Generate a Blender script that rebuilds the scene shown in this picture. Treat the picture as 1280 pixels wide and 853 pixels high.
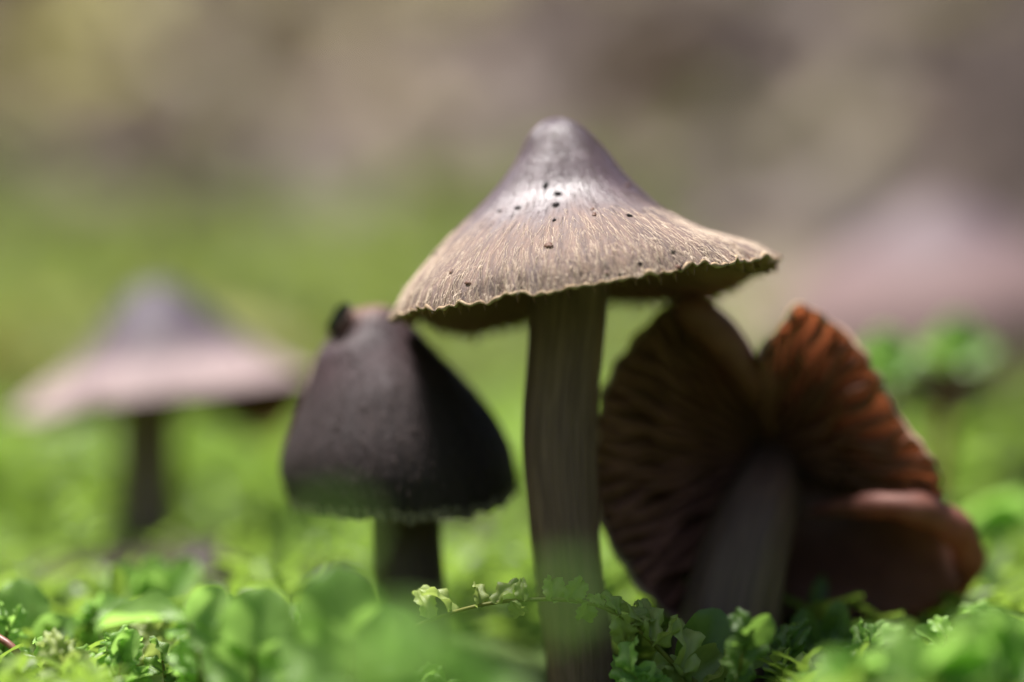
import bpy, math
import numpy as np
from mathutils import Matrix, Vector

# ---------------------------------------------------------------- reset
for o in list(bpy.data.objects):
    bpy.data.objects.remove(o)
scene = bpy.context.scene
col = scene.collection
S = 0.01                      # all coordinates below are centimetres
CAM = np.array([0.0, -23.5, 2.8])
PX = 158.6                    # picture pixels per cm in the plane y = 0

# ---------------------------------------------------------------- camera
cam_d = bpy.data.cameras.new('camera')
cam = bpy.data.objects.new('camera', cam_d)
col.objects.link(cam)
cam.location = CAM * S
cam.rotation_euler = (math.radians(90), 0, 0)
cam_d.sensor_width = 36
cam_d.lens = 36 * 23.5 * PX / 1280
cam_d.clip_start = 0.01
cam_d.clip_end = 200
cam_d.dof.use_dof = True
cam_d.dof.focus_distance = 23.55 * S
cam_d.dof.aperture_fstop = 6.6
scene.camera = cam

# ---------------------------------------------------------------- sky and sun
SUN = Vector((-0.28, 0.08, 1.0)).normalized()
world = bpy.data.worlds.new('World')
scene.world = world
world.use_nodes = True
wn = world.node_tree
wn.nodes.clear()
sky = wn.nodes.new('ShaderNodeTexSky')
sky.sky_type = 'NISHITA'
sky.sun_disc = False
sky.air_density = 1.0
sky.dust_density = 2.5
sky.ozone_density = 0.8
sky.sun_elevation = math.asin(SUN.z)
sky.sun_rotation = math.atan2(SUN.x, SUN.y)
bg = wn.nodes.new('ShaderNodeBackground')
bg.inputs['Strength'].default_value = 0.054
wo = wn.nodes.new('ShaderNodeOutputWorld')
haze_mix = wn.nodes.new('ShaderNodeHueSaturation')      # thin high cloud: the whole sky a little greyer
haze_mix.inputs['Saturation'].default_value = 1.0
wn.links.new(sky.outputs[0], haze_mix.inputs['Color'])
wn.links.new(haze_mix.outputs[0], bg.inputs[0])
wn.links.new(bg.outputs[0], wo.inputs[0])
sun_d = bpy.data.lights.new('sun', 'SUN')
sun_d.energy = 4.6
sun_d.angle = math.radians(13)
sun_d.color = (1.0, 0.96, 0.92)
sun = bpy.data.objects.new('sun', sun_d)
col.objects.link(sun)
sun.rotation_euler = SUN.to_track_quat('Z', 'Y').to_euler()
sun.location = (0, 0, 3)

vs = scene.view_settings
vs.view_transform = 'Standard'
vs.look = 'None'
vs.exposure = 1.32
vs.gamma = 1.0
vs.use_curve_mapping = False
scene.render.engine = 'CYCLES'
scene.cycles.max_bounces = 8
scene.cycles.transmission_bounces = 6

# ---------------------------------------------------------------- helpers
rng = np.random.default_rng(7)


def P(u, v, y):
    """world point (cm) at depth y that stands where pixel (u, v) looks"""
    k = (y - CAM[1]) / 23.5 / PX
    return np.array([(u - 640) * k, y, CAM[2] + (426.5 - v) * k])


def sstep(a, b, x):
    t = np.clip((np.asarray(x, float) - a) / (b - a), 0, 1)
    return t * t * (3 - 2 * t)


_n = np.random.default_rng(3)
_W = [(_n.normal(size=3), _n.uniform(0, 6.28)) for _ in range(18)]


def wob(p, f):
    """smooth pseudo noise in about -1..1 for points (n,3)"""
    p = np.atleast_2d(p)
    s = 0
    for w, ph in _W:
        s = s + np.sin(p @ w * f + ph)
    return s / 6.0


def wob1(x, f, seed=0):
    x = np.asarray(x, float)
    r = np.random.default_rng(seed)
    s = 0
    for i in range(6):
        s = s + np.sin(x * f * r.uniform(.5, 1.6) + r.uniform(0, 6.28))
    return s / 3.0


def make_mesh(name, V, F, mat, uv=None, colr=None, smooth=True):
    me = bpy.data.meshes.new(name)
    V = np.asarray(V, float)
    if isinstance(F, np.ndarray):
        nf, k = F.shape
        me.vertices.add(len(V))
        me.vertices.foreach_set('co', (V * S).ravel())
        me.loops.add(nf * k)
        me.loops.foreach_set('vertex_index', F.ravel().astype(np.int32))
        me.polygons.add(nf)
        me.polygons.foreach_set('loop_start', np.arange(0, nf * k, k, dtype=np.int32))
        me.polygons.foreach_set('loop_total', np.full(nf, k, np.int32))
        me.update(calc_edges=True)
    else:
        me.from_pydata((V * S).tolist(), [], [list(map(int, f)) for f in F])
    me.validate()
    if uv is not None:
        at = me.attributes.new('suv', 'FLOAT_VECTOR', 'POINT')
        uu = np.zeros((len(V), 3)); uu[:, :uv.shape[1]] = uv
        at.data.foreach_set('vector', uu.ravel())
    if colr is not None:
        at = me.attributes.new('tone', 'FLOAT', 'POINT')
        at.data.foreach_set('value', np.asarray(colr, float))
    if smooth:
        me.polygons.foreach_set('use_smooth', [True] * len(me.polygons))
    if mat:
        me.materials.append(mat)
    return me


def link(name, data, parent=None):
    o = bpy.data.objects.new(name, data)
    col.objects.link(o)
    if parent is not None:
        o.parent = parent
    return o


def thing(name, base, label, cat, group=None):
    o = link(name, None)
    o.empty_display_size = 0.003
    o.location = np.asarray(base) * S
    o['label'] = label
    o['category'] = cat
    o['_base'] = [float(x) for x in base]
    if group:
        o['group'] = group
    return o


def part(name, V, F, mat, parent, root=None, **kw):
    """mesh in world cm coordinates, stored relative to the thing's base"""
    root = root or parent
    b = np.array(root['_base'])
    return link(name, make_mesh(name, np.asarray(V) - b, F, mat, **kw), parent)


def grid_faces(nu, nv, wrap=False, off=0):
    """quads for a (nu, nv) grid, v fastest; wrap closes u"""
    F = []
    m = nu if wrap else nu - 1
    i = np.arange(m)[:, None]
    j = np.arange(nv - 1)[None, :]
    i2 = (i + 1) % nu
    a = i * nv + j; b = i2 * nv + j; c = i2 * nv + j + 1; d = i * nv + j + 1
    return np.stack([a, b, c, d], -1).reshape(-1, 4) + off


def tube(path, rad, n=10, cap=True):
    path = np.asarray(path, float)
    rad = np.broadcast_to(np.asarray(rad, float), (len(path),))
    T = np.gradient(path, axis=0)
    T /= np.linalg.norm(T, axis=1)[:, None] + 1e-12
    ref = np.array([0.1, -1, 0.05])
    if abs(T[0] @ ref) > .9:
        ref = np.array([1.0, 0, 0])
    A = np.cross(T, ref); A /= np.linalg.norm(A, axis=1)[:, None] + 1e-12
    B = np.cross(T, A)
    th = np.linspace(0, 2 * np.pi, n, endpoint=False)
    V = path[None] + rad[None, :, None] * (np.cos(th)[:, None, None] * A[None] + np.sin(th)[:, None, None] * B[None])
    V = V.reshape(-1, 3)
    F = [tuple(f) for f in grid_faces(n, len(path), True)]
    if cap:
        m = len(path)
        F.append(tuple(i * m for i in range(n)))
        F.append(tuple(i * m + m - 1 for i in reversed(range(n))))
    return V, F


def smooth_path(pts, n):
    """Catmull-Rom through pts"""
    pts = np.asarray(pts, float)
    Q = np.vstack([2 * pts[0] - pts[1], pts, 2 * pts[-1] - pts[-2]])
    out = []
    m = len(pts) - 1
    for s in np.linspace(0, m, n):
        i = min(int(s), m - 1); t = s - i
        p0, p1, p2, p3 = Q[i:i + 4]
        out.append(.5 * (2 * p1 + (p2 - p0) * t + (2 * p0 - 5 * p1 + 4 * p2 - p3) * t * t + (3 * p1 - p0 - 3 * p2 + p3) * t ** 3))
    return np.array(out)


# ---------------------------------------------------------------- material helpers
class NT:
    def __init__(self, name):
        self.m = bpy.data.materials.new(name)
        self.m.use_nodes = True
        self.t = self.m.node_tree
        self.t.nodes.clear()
        self.out = self.t.nodes.new('ShaderNodeOutputMaterial')

    def n(self, typ, ins=None, **props):
        nd = self.t.nodes.new(typ)
        for k, v in props.items():
            setattr(nd, k, v)
        for k, v in (ins or {}).items():
            self.set(nd.inputs[k], v)
        return nd

    def set(self, sock, v):
        if isinstance(v, bpy.types.NodeSocket):
            self.t.links.new(v, sock)
        else:
            sock.default_value = v

    def attr(self, name):
        return self.n('ShaderNodeAttribute', attribute_name=name)

    def pos(self, scale):
        """object coordinates in centimetres times scale"""
        tc = self.n('ShaderNodeTexCoord')
        return self.n('ShaderNodeVectorMath', {0: tc.outputs['Object'], 1: tuple(np.broadcast_to(np.asarray(scale, float) / S, 3))}, operation='MULTIPLY').outputs[0]

    def scalev(self, v, s):
        return self.n('ShaderNodeVectorMath', {0: v, 1: tuple(s)}, operation='MULTIPLY').outputs[0]

    def noise(self, vec, scale=1.0, detail=3, rough=.55, dist=0):
        return self.n('ShaderNodeTexNoise', {'Vector': vec, 'Scale': scale, 'Detail': detail, 'Roughness': rough, 'Distortion': dist}).outputs['Fac']

    def math(self, op, a, b=0.0, clamp=False):
        return self.n('ShaderNodeMath', {0: a, 1: b}, operation=op, use_clamp=clamp).outputs[0]

    def ramp(self, fac, stops):
        r = self.n('ShaderNodeValToRGB', {'Fac': fac})
        e = r.color_ramp.elements
        while len(e) < len(stops):
            e.new(.5)
        for el, (p, c) in zip(e, stops):
            el.position = p
            el.color = (c[0], c[1], c[2], 1) if not np.isscalar(c) else (c, c, c, 1)
        return r.outputs['Color']

    def mix(self, f, a, b, blend='MIX'):
        nd = self.n('ShaderNodeMix', data_type='RGBA', blend_type=blend)
        self.set(nd.inputs['Factor'], f)
        for s, v in ((nd.inputs[6], a), (nd.inputs[7], b)):
            if not isinstance(v, bpy.types.NodeSocket):
                v = (v[0], v[1], v[2], 1)
            self.set(s, v)
        return nd.outputs[2]

    def bump(self, h, dist, strength=1.0):
        return self.n('ShaderNodeBump', {'Height': h, 'Distance': dist * S, 'Strength': strength}).outputs[0]

    def principled(self, color, rough=.6, spec=.5, normal=None, **extra):
        p = self.n('ShaderNodeBsdfPrincipled')
        self.set(p.inputs['Base Color'], color if isinstance(color, bpy.types.NodeSocket) else (*color, 1))
        self.set(p.inputs['Roughness'], rough)
        self.set(p.inputs['Specular IOR Level'], spec)
        if normal is not None:
            self.set(p.inputs['Normal'], normal)
        for k, v in extra.items():
            self.set(p.inputs[k.replace('_', ' ')], v)
        return p

    def finish(self, shader):
        self.t.links.new(shader.outputs[0], self.out.inputs['Surface'])
        return self.m

    def translucent(self, shader, color, fac, normal=None):
        t = self.n('ShaderNodeBsdfTranslucent')
        self.set(t.inputs['Color'], color if isinstance(color, bpy.types.NodeSocket) else (*color, 1))
        mx = self.n('ShaderNodeMixShader', {'Fac': fac})
        self.t.links.new(shader.outputs[0], mx.inputs[1])
        self.t.links.new(t.outputs[0], mx.inputs[2])
        return mx


def mat_cap(name, top, low_a, low_b, t0, t1, rtop=.3, rlow=.75, streak=150, blot=.5, spec=.5, tip=None, fib=.1):
    """cap skin: damp smooth umbo, dry fibrous lower part (attribute suv = angle, radius)"""
    k = NT(name)
    uv = k.attr('suv')
    sep = k.n('ShaderNodeSeparateXYZ', {0: uv.outputs['Vector']})
    t = sep.outputs[1]
    st = k.noise(k.scalev(uv.outputs['Vector'], (streak, 7, 0)), 1, 4, .65, .3)
    st2 = k.noise(k.scalev(uv.outputs['Vector'], (streak * .25, 3, 0)), 1, 3, .6)
    bl = k.noise(k.pos(1.0), 2.2, 4, .6)
    fine = k.noise(k.pos(1.0), 22, 3, .6)
    low = k.ramp(k.math('ADD', k.math('MULTIPLY', st, .6), k.math('MULTIPLY', st2, .4)), [(.32, low_a), (.62, low_b)])
    low = k.mix(k.ramp(fine, [(.3, .35), (.6, 0)]), low, low_a)
    topc = k.mix(k.ramp(bl, [(.35, 0.0), (.7, blot)]), top, [c * 1.7 for c in top])
    topc = k.mix(k.ramp(fine, [(.28, .5), (.45, 0)]), topc, [c * .45 for c in top])
    if tip:
        topc = k.mix(k.n('ShaderNodeMapRange', {0: k.math('ADD', t, k.math('MULTIPLY', bl, .12)), 1: .27, 2: .15}, interpolation_type='SMOOTHSTEP').outputs[0], topc, tip)
    edge = k.math('ADD', t, k.math('MULTIPLY', k.math('SUBTRACT', st2, .5), .22))
    edge = k.math('ADD', edge, k.math('MULTIPLY', k.math('SUBTRACT', bl, .5), .12))
    f = k.n('ShaderNodeMapRange', {0: edge, 1: t0, 2: t1}, interpolation_type='SMOOTHSTEP').outputs[0]
    c = k.mix(f, topc, low)
    ro = k.math('ADD', k.math('MULTIPLY', f, rlow - rtop), rtop)
    ro = k.math('ADD', ro, k.math('MULTIPLY', k.math('SUBTRACT', k.math('ADD', k.math('MULTIPLY', fine, .5), k.math('MULTIPLY', bl, .5)), .5), .5))
    h = k.math('ADD', k.math('MULTIPLY', st, k.math('ADD', k.math('MULTIPLY', f, 1 - fib), fib)), k.math('MULTIPLY', fine, .25))
    p = k.principled(c, ro, spec, k.bump(h, .028, .9))
    return k.finish(p)


def mat_flesh(name, a, b, rough=.7, trans=None, tf=.3, scale=8, spec=.3):
    k = NT(name)
    n = k.noise(k.pos(1.0), scale, 4, .6)
    c = k.ramp(n, [(.3, a), (.7, b)])
    p = k.principled(c, rough, spec, k.bump(n, .01, .6))
    if trans:
        p = k.translucent(p, trans, tf)
    return k.finish(p)


def mat_stem(name, a, b, streak=60):
    k = NT(name)
    uv = k.attr('suv')
    st = k.noise(k.scalev(uv.outputs['Vector'], (streak, 5, 0)), 1, 4, .65, .25)
    st2 = k.noise(k.scalev(uv.outputs['Vector'], (streak * .22, 2.5, 0)), 1, 3, .6)
    c = k.ramp(k.math('ADD', k.math('MULTIPLY', st, .55), k.math('MULTIPLY', st2, .45)), [(.34, a), (.64, b)])
    p = k.principled(c, .55, .35, k.bump(st, .02, .9))
    return k.finish(p)


def mat_leaf(name, dark, light, trans, tf=.45, rough=.38, spec=.45, tone=False, vein=True):
    k = NT(name)
    oi = k.n('ShaderNodeObjectInfo')
    n = k.noise(k.pos(1.0), 9, 3, .6)
    r = k.attr('tone').outputs['Fac'] if tone else oi.outputs['Random']
    f = k.math('ADD', k.math('MULTIPLY', n, .5), k.math('MULTIPLY', r, .55))
    c = k.ramp(f, [(.2, dark), (.85, light)])
    tc = k.mix(f, [x * .75 for x in trans], trans)
    nm = None
    if vein:
        cell = k.n('ShaderNodeTexVoronoi', {'Vector': k.pos(1.0), 'Scale': 60.0}, feature='DISTANCE_TO_EDGE')
        nm = k.bump(k.math('MINIMUM', cell.outputs['Distance'], .25), .004, .5)
    p = k.principled(c, rough, spec, nm)
    return k.finish(k.translucent(p, tc, tf))


def mat_tone(name, stops, rough=.75, spec=.3, trans=None, tf=.25):
    """colour picked per piece from the attribute tone"""
    k = NT(name)
    a = k.attr('tone').outputs['Fac']
    n = k.noise(k.pos(1.0), 1.3, 4, .6)
    c = k.ramp(a, stops)
    c = k.mix(k.ramp(n, [(.3, .45), (.6, 0)]), c, (.03, .022, .016))
    p = k.principled(c, rough, spec)
    if trans:
        p = k.translucent(p, c, tf)
    return k.finish(p)


M = {}
M['cap_main'] = mat_cap('cap_skin_damp_tan', (.056, .033, .038), (.056, .033, .031), (.205, .128, .093), .40, .74, .42, .8, 190, .9, spec=.72, fib=.4)
M['cap_small'] = mat_cap('cap_skin_dark_velvet', (.034, .019, .021), (.013, .0075, .008), (.034, .020, .020), .35, .62, .50, .7, 120, .9, spec=.3, tip=(.13, .062, .042), fib=.3)
M['cap_left'] = mat_cap('cap_skin_pink_brown', (.046, .032, .046), (.17, .118, .122), (.39, .295, .275), .45, .88, .6, .75, 90, spec=.3)
M['cap_right_far'] = mat_cap('cap_skin_rose_brown', (.085, .058, .065), (.125, .078, .078), (.165, .108, .102), .3, .7, .6, .8, 60, spec=.3)
def mat_lobe():
    k = NT('lobe_flesh_russet')
    n = k.noise(k.pos(1.0), 6, 4, .6)
    c = k.ramp(n, [(.3, (.065, .030, .022)), (.7, (.13, .062, .043))])  # flesh darker than the gills, painting shade into the troughs
    thin = k.attr('tone').outputs['Fac']  # rim thinness, cut on the left lobe to imitate shade
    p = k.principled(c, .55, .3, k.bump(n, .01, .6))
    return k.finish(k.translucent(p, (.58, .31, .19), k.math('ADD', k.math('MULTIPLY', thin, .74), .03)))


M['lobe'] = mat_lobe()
M['cap_tilted'] = mat_flesh('cap_flesh_russet', (.16, .062, .046), (.28, .118, .086), .55, (.52, .22, .14), .30, 6)
M['under'] = mat_flesh('gill_flesh_tan', (.20, .095, .06), (.34, .18, .12), .75, (.3, .16, .08), .2, 10)
M['gill_main'] = mat_flesh('gill_brown', (.32, .16, .10), (.55, .33, .21), .7, (.4, .24, .12), .25, 12)
M['gill_tilted'] = mat_flesh('gill_russet', (.20, .082, .056), (.38, .175, .12), .6, (.52, .28, .18), .28, 10)
M['fibril'] = mat_flesh('fibril_cream', (.46, .35, .26), (.72, .60, .47), .7, (.6, .45, .3), .3, 15)
M['lip'] = mat_flesh('rim_lip_buff', (.26, .17, .10), (.60, .45, .29), .75, (.5, .36, .2), .25, 14)
M['lip_russet'] = mat_flesh('rim_lip_russet', (.36, .22, .15), (.62, .44, .32), .7, (.6, .38, .25), .4, 14)
M['fuzz_dark'] = mat_flesh('fuzz_brown', (.03, .02, .02), (.08, .055, .05), .7, (.2, .15, .1), .3, 15)
M['fringe'] = mat_flesh('fringe_buff', (.34, .28, .19), (.58, .49, .36), .7, (.4, .35, .2), .3, 15)
M['stem_main'] = mat_stem('stem_silky_taupe', (.090, .046, .038), (.27, .155, .122), 46)
M['stem_dark'] = mat_stem('stem_dark', (.038, .021, .019), (.090, .053, .046), 40)
M['stem_brown'] = mat_stem('stem_brown', (.13, .080, .064), (.28, .19, .155), 40)
M['stem_buff'] = mat_stem('stem_buff', (.055, .031, .025), (.13, .078, .060), 40)
M['speck'] = mat_flesh('speck_black', (.005, .004, .005), (.012, .009, .008), .85, None, 0, 20, .1)
M['scrap'] = mat_flesh('scrap_wet_black', (.006, .005, .006), (.015, .011, .010), .4, None, 0, 20, .5)
M['speck_rust'] = mat_flesh('speck_rust', (.06, .025, .015), (.12, .05, .025), .6, None, 0, 20, .4)
M['leaf'] = mat_leaf('moss_leaf_fresh', (.14, .26, .055), (.34, .52, .13), (.44, .74, .15), .55, .38)
M['leaf_pale'] = mat_leaf('moss_leaf_pale', (.19, .25, .060), (.38, .45, .14), (.48, .60, .14), .45, .36)
M['leaf_dark'] = mat_leaf('moss_leaf_deep', (.06, .115, .024), (.17, .27, .06), (.25, .43, .07), .45, .36)
M['moss'] = mat_leaf('moss_carpet_leaf', (.045, .085, .016), (.25, .37, .065), (.34, .52, .07), .45, .45, .35, True, False)
M['moss_far'] = mat_leaf('moss_bank_leaf', (.05, .075, .018), (.20, .25, .062), (.27, .34, .07), .42, .5, .3, True, False)
M['mstem'] = mat_flesh('moss_stem_olive', (.10, .12, .02), (.20, .19, .04), .5, (.3, .35, .05), .25, 9)
M['rstem'] = mat_flesh('stalk_red_brown', (.13, .045, .03), (.25, .10, .06), .45, None, 0, 9, .5)

# ---------------------------------------------------------------- terrain
TY = np.array([-400, -150, -60, -30, -12, 0, 8, 20, 32, 46, 65, 100, 160, 300, 600, 4000.])
TZ = np.array([50, 12, 2, .6, .1, 0, .15, .8, 2.4, 4.7, 8.6, 18, 36, 80, 150, 420.])  # unseen rise behind the camera is shaped to limit low sky fill


def ground(x, y, rough=True):
    x = np.asarray(x, float); y = np.asarray(y, float)
    z = 0
    for d in (-.18, 0, .18):                                # soften the knees of the slope
        yy = y + d * (4 + np.abs(y) * .25)
        z = z + np.interp(yy, TY, TZ) / 3
    z = z + np.maximum(np.abs(x) - 40, 0) ** 1.15 * .22 * np.exp(-np.maximum(y, 0) / 400)  # unseen side banks, added to screen off low sky light
    z = z + .8 * np.exp(-((x + 3.6) / 2.4) ** 2 - ((y - 5.2) / .9) ** 2) + .5 * np.exp(-((x + .3) / 1.2) ** 2 - ((y - 10) / 1.5) ** 2)
    if rough:
        p = np.stack([x, y, 0 * x], -1).reshape(-1, 3)
        far = sstep(6, 60, np.abs(y))
        z = z + (wob(p, .9) * (.10 + .15 * far.ravel()) + wob(p + 9, .16) * (.1 + 1.5 * far.ravel())).reshape(x.shape)
    return z


def moss_amount(x, y):
    """0 bare litter .. 1 thick moss"""
    p = np.stack([x, y, 0 * x], -1).reshape(-1, 3)
    n = wob(p + 4, .22).reshape(np.shape(x))
    near = 1 - sstep(14, 26, y)
    bare = np.exp(-((x + 3.6) / 2.6) ** 2 - ((y - 5.1) / 1.0) ** 2) + np.exp(-((x + .3) / 1.3) ** 2 - ((y - 9.6) / 1.8) ** 2) + .85 * sstep(3, 6, x - .08 * y) * sstep(6, 9, y)
    bank = sstep(16, 24, y) * (1 - sstep(37, 43, y + x * .15)) * (1 - sstep(-1, 6, x))
    right = sstep(14, 22, y) * (1 - sstep(24, 30, y)) * .35
    return np.clip(np.maximum(np.maximum(near - 1.1 * bare, bank), right) + .15 * n, 0, 1)


def mat_ground():
    k = NT('forest_soil')
    n = k.noise(k.pos(1.0), .35, 6, .65)
    n2 = k.noise(k.pos(1.0), 3.5, 5, .65)
    c = k.ramp(n, [(.3, (.020, .014, .012)), (.55, (.046, .032, .026)), (.75, (.095, .066, .052))])
    c = k.mix(k.ramp(n2, [(.35, .7), (.6, 0)]), c, (.022, .015, .011))
    a = k.attr('tone').outputs['Fac']
    g = k.ramp(n2, [(.3, (.022, .040, .009)), (.7, (.075, .115, .024))])
    c = k.mix(k.n('ShaderNodeMapRange', {0: a, 1: .25, 2: .7}).outputs[0], c, g)
    return k.finish(k.principled(c, .9, .2, k.bump(n2, .25, .9)))


def build_ground():
    sx = np.sinh(np.linspace(-5.6, 5.6, 190)) * 16
    sy = np.sinh(np.linspace(-4.2, 5.7, 230)) * 11
    X, Y = np.meshgrid(sx, sy, indexing='ij')
    Z = ground(X, Y)
    V = np.stack([X, Y, Z], -1).reshape(-1, 3)
    o = link('ground', make_mesh('ground', V, grid_faces(len(sx), len(sy)), mat_ground(), colr=moss_amount(X, Y).ravel()))
    o['kind'] = 'structure'
    return o


build_ground()


# ---------------------------------------------------------------- mushrooms
def resample(prof, n):
    p = np.array(prof, float)
    # smooth polyline through the control points
    q = smooth_path(p, 240)
    d = np.r_[0, np.cumsum(np.linalg.norm(np.diff(q, axis=0), axis=1))]
    t = np.linspace(0, d[-1], n)
    return np.stack([np.interp(t, d, q[:, 0]), np.interp(t, d, q[:, 1])], -1)


class Cap:
    """cap of a mushroom. profiles: right, back, left, front lists of (radius, height) in cm from apex to rim"""

    def __init__(self, centre, axis, profs, rim=None, nth=200, nt=64):
        self.c = np.array(centre, float)
        a = np.array(axis, float); a /= np.linalg.norm(a)
        ex = np.array([1.0, 0, 0]); ex -= a * (ex @ a); ex /= np.linalg.norm(ex)
        self.a, self.ex, self.ey = a, ex, np.cross(a, ex)
        self.nt, self.nth = nt, nth
        self.pr = [resample(p, 101) for p in profs]
        self.rim = rim

    def rh(self, th, t):
        th = np.asarray(th, float); t = np.asarray(t, float)
        r = 0; h = 0
        for i, p in enumerate(self.pr):
            w = np.maximum(np.cos(th - i * np.pi / 2), 0) ** 2
            r = r + w * np.interp(t, np.linspace(0, 1, 101), p[:, 0])
            h = h + w * np.interp(t, np.linspace(0, 1, 101), p[:, 1])
        if self.rim:
            dr, dh = self.rim(th, t)
            r = r + dr; h = h + dh
        return r, h

    def at(self, th, t, lift=0.0):
        r, h = self.rh(th, t)
        p = self.c + (r * np.cos(th))[..., None] * self.ex + (r * np.sin(th))[..., None] * self.ey + h[..., None] * self.a
        if np.any(lift):
            p = p + self.normal(th, t) * np.asarray(lift)[..., None]
        return p

    def normal(self, th, t):
        e = 1e-3
        t = np.clip(t, .01, .995)
        a = self.at(th + e, t) - self.at(th - e, t)
        b = self.at(th, t + e) - self.at(th, t - e)
        n = np.cross(b, a)
        n = n / (np.linalg.norm(n, axis=-1, keepdims=True) + 1e-12)
        return n

    def build(self, root, mat, mat_under, thick=.07, tcen=.12):
        nth, nt = self.nth, self.nt
        th0 = np.pi / 2                                     # seam at the back
        th = th0 + np.linspace(0, 2 * np.pi, nth + 1)
        t = np.linspace(0.004, 1, nt) ** .9
        TH, T = np.meshgrid(th, t, indexing='ij')
        V = self.at(TH, T).reshape(-1, 3)
        uv = np.stack([(TH - th0) / (2 * np.pi), T], -1).reshape(-1, 2)
        top = part('cap', V, grid_faces(nth + 1, nt), mat, root, uv=uv)
        # underside: thin flesh hanging below the skin, closing at the rim
        t2 = np.linspace(tcen, 1, 30)
        TH, T = np.meshgrid(th[:-1], t2, indexing='ij')
        V = self.under(TH, T, thick).reshape(-1, 3)
        part('cap_underside', V, grid_faces(nth, 30, True), mat_under, top, root)
        return top

    def under(self, TH, T, thick):
        k = thick * (1 - .93 * sstep(.75, 1.0, T)) * (1 + 2.5 * (1 - sstep(0, .45, T)))
        return self.at(TH, T) - self.normal(TH, T) * k[..., None] - self.a * (k * .4)[..., None]

    def gills(self, n, root, top, mat, depth=.2, thick=.07, t0=.2, seed=1, notch=.05):
        r = np.random.default_rng(seed)
        b = np.array(root['_base'])
        for i in range(n):
            th = 2 * np.pi * (i + r.uniform(-.25, .25)) / n
            ta = t0 if i % 2 == 0 else r.uniform(.45, .7)
            t = np.linspace(ta, .992, 9)
            thv = th + .012 * np.sin(t * 9 + i)
            up = self.under(thv, t, thick) + self.a * .015
            s = (t - ta) / (.992 - ta)
            d = depth * r.uniform(.8, 1.15) * np.sin(np.pi * np.clip(.06 + .92 * s, 0, 1)) ** .55 * (1 - .55 * s) + notch * r.uniform(.3, 1) * s
            lo = up - self.a * d[:, None] - self.normal(thv, t) * (d * .25)[:, None]
            side = np.stack([-np.sin(thv), np.cos(thv)], -1)
            sd = (side[:, :1] * self.ex + side[:, 1:] * self.ey) * .011
            V = np.vstack([up - sd, lo, up + sd])
            m = len(t)
            F = []
            for j in range(m - 1):
                F.append((j, j + 1, m + j + 1, m + j))
                F.append((m + j, m + j + 1, 2 * m + j + 1, 2 * m + j))
            part('gill', V, F, mat, top, root)

    def strands(self, name, n, root, top, mat, trange, lrange, width, seed, lift=.004, rise=.02, curl=.05, over=0.0, bias=None):
        r = np.random.default_rng(seed)
        th = r.uniform(0, 2 * np.pi, n)
        tt = trange[0] + (trange[1] - trange[0]) * r.uniform(0, 1, n) ** (bias or 1)
        L = r.uniform(*lrange, n)
        m = 6
        s = np.linspace(0, 1, m)
        dirn = r.normal(0, curl, n)
        bend = r.normal(0, curl, n)
        T = tt[:, None] + L[:, None] * s
        TH = th[:, None] + dirn[:, None] * s * L[:, None] / .15 + bend[:, None] * s ** 2 * L[:, None] / .15
        if not over:
            T = np.minimum(T, 1.0)
        ext = np.maximum(T - 1.0, 0)
        Tc = np.minimum(T, 1.0)
        up = lift + rise * r.uniform(0, 1, n)[:, None] * np.sin(np.pi * s * r.uniform(.5, 1.1, n)[:, None])
        Nn = self.normal(TH, Tc)
        C = self.at(TH, Tc) + Nn * up[..., None]
        if over:
            C = C - self.a * ext[..., None] * over + 0
        tang = np.stack([-np.sin(TH), np.cos(TH)], -1)
        side = tang[..., :1] * self.ex + tang[..., 1:] * self.ey
        w = width * r.uniform(.6, 1.4, n)[:, None] * (1 - .75 * s)
        Vv = np.stack([C - side * w[..., None] * .5, C + Nn * w[..., None] * .6, C + side * w[..., None] * .5], 2)   # n, m, 3, 3
        V = Vv.reshape(-1, 3)
        base = (np.arange(n) * m * 3)[:, None, None] + (np.arange(m - 1) * 3)[None, :, None]
        q = np.array([[0, 1, 4, 3], [1, 2, 5, 4]])
        F = (base[..., None] + q[None, None]).reshape(-1, 4)
        o = part(name, V, F, mat, top, root)
        o['kind'] = 'stuff'
        return o

    def find(self, u, v, yguess=None):
        """surface parameters where the camera ray through (u, v) meets the near side of the cap"""
        TH, T = np.meshgrid(np.linspace(np.pi, 2 * np.pi, 241), np.linspace(.02, .99, 160), indexing='ij')
        p = self.at(TH, T)
        k = 23.5 / (p[..., 1] - CAM[1]) * PX
        uu = 640 + p[..., 0] * k; vv = 426.5 - (p[..., 2] - CAM[2]) * k
        i = np.argmin((uu - u) ** 2 + (vv - v) ** 2)
        return TH.flat[i], T.flat[i]

    def specks(self, lst, root, top):
        r = np.random.default_rng(5)
        for (u, v, w, h, m) in lst:
            th, t = self.find(u, v)
            p = self.at(th, t); n = self.normal(np.array([th]), np.array([t]))[0]
            ax = np.cross(n, [0, 0, 1.0]); ax /= np.linalg.norm(ax)
            ay = np.cross(n, ax)
            V = []
            F = []
            na, nb = 9, 4
            for b_ in range(nb):
                f = b_ / (nb - 1) * np.pi * .5
                for a_ in range(na):
                    g = a_ / na * 2 * np.pi
                    k = r.uniform(.6, 1.3)
                    V.append(p + (ax * np.cos(g) * w * .68 + ay * np.sin(g) * h * .68) / PX * np.cos(f) * k + n * (np.sin(f) * min(w, h) * .32 / PX + .002))
            for b_ in range(nb - 1):
                for a_ in range(na):
                    F.append((b_ * na + a_, b_ * na + (a_ + 1) % na, (b_ + 1) * na + (a_ + 1) % na, (b_ + 1) * na + a_))
            part('speck', V, F, M[m], top, root)


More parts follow.
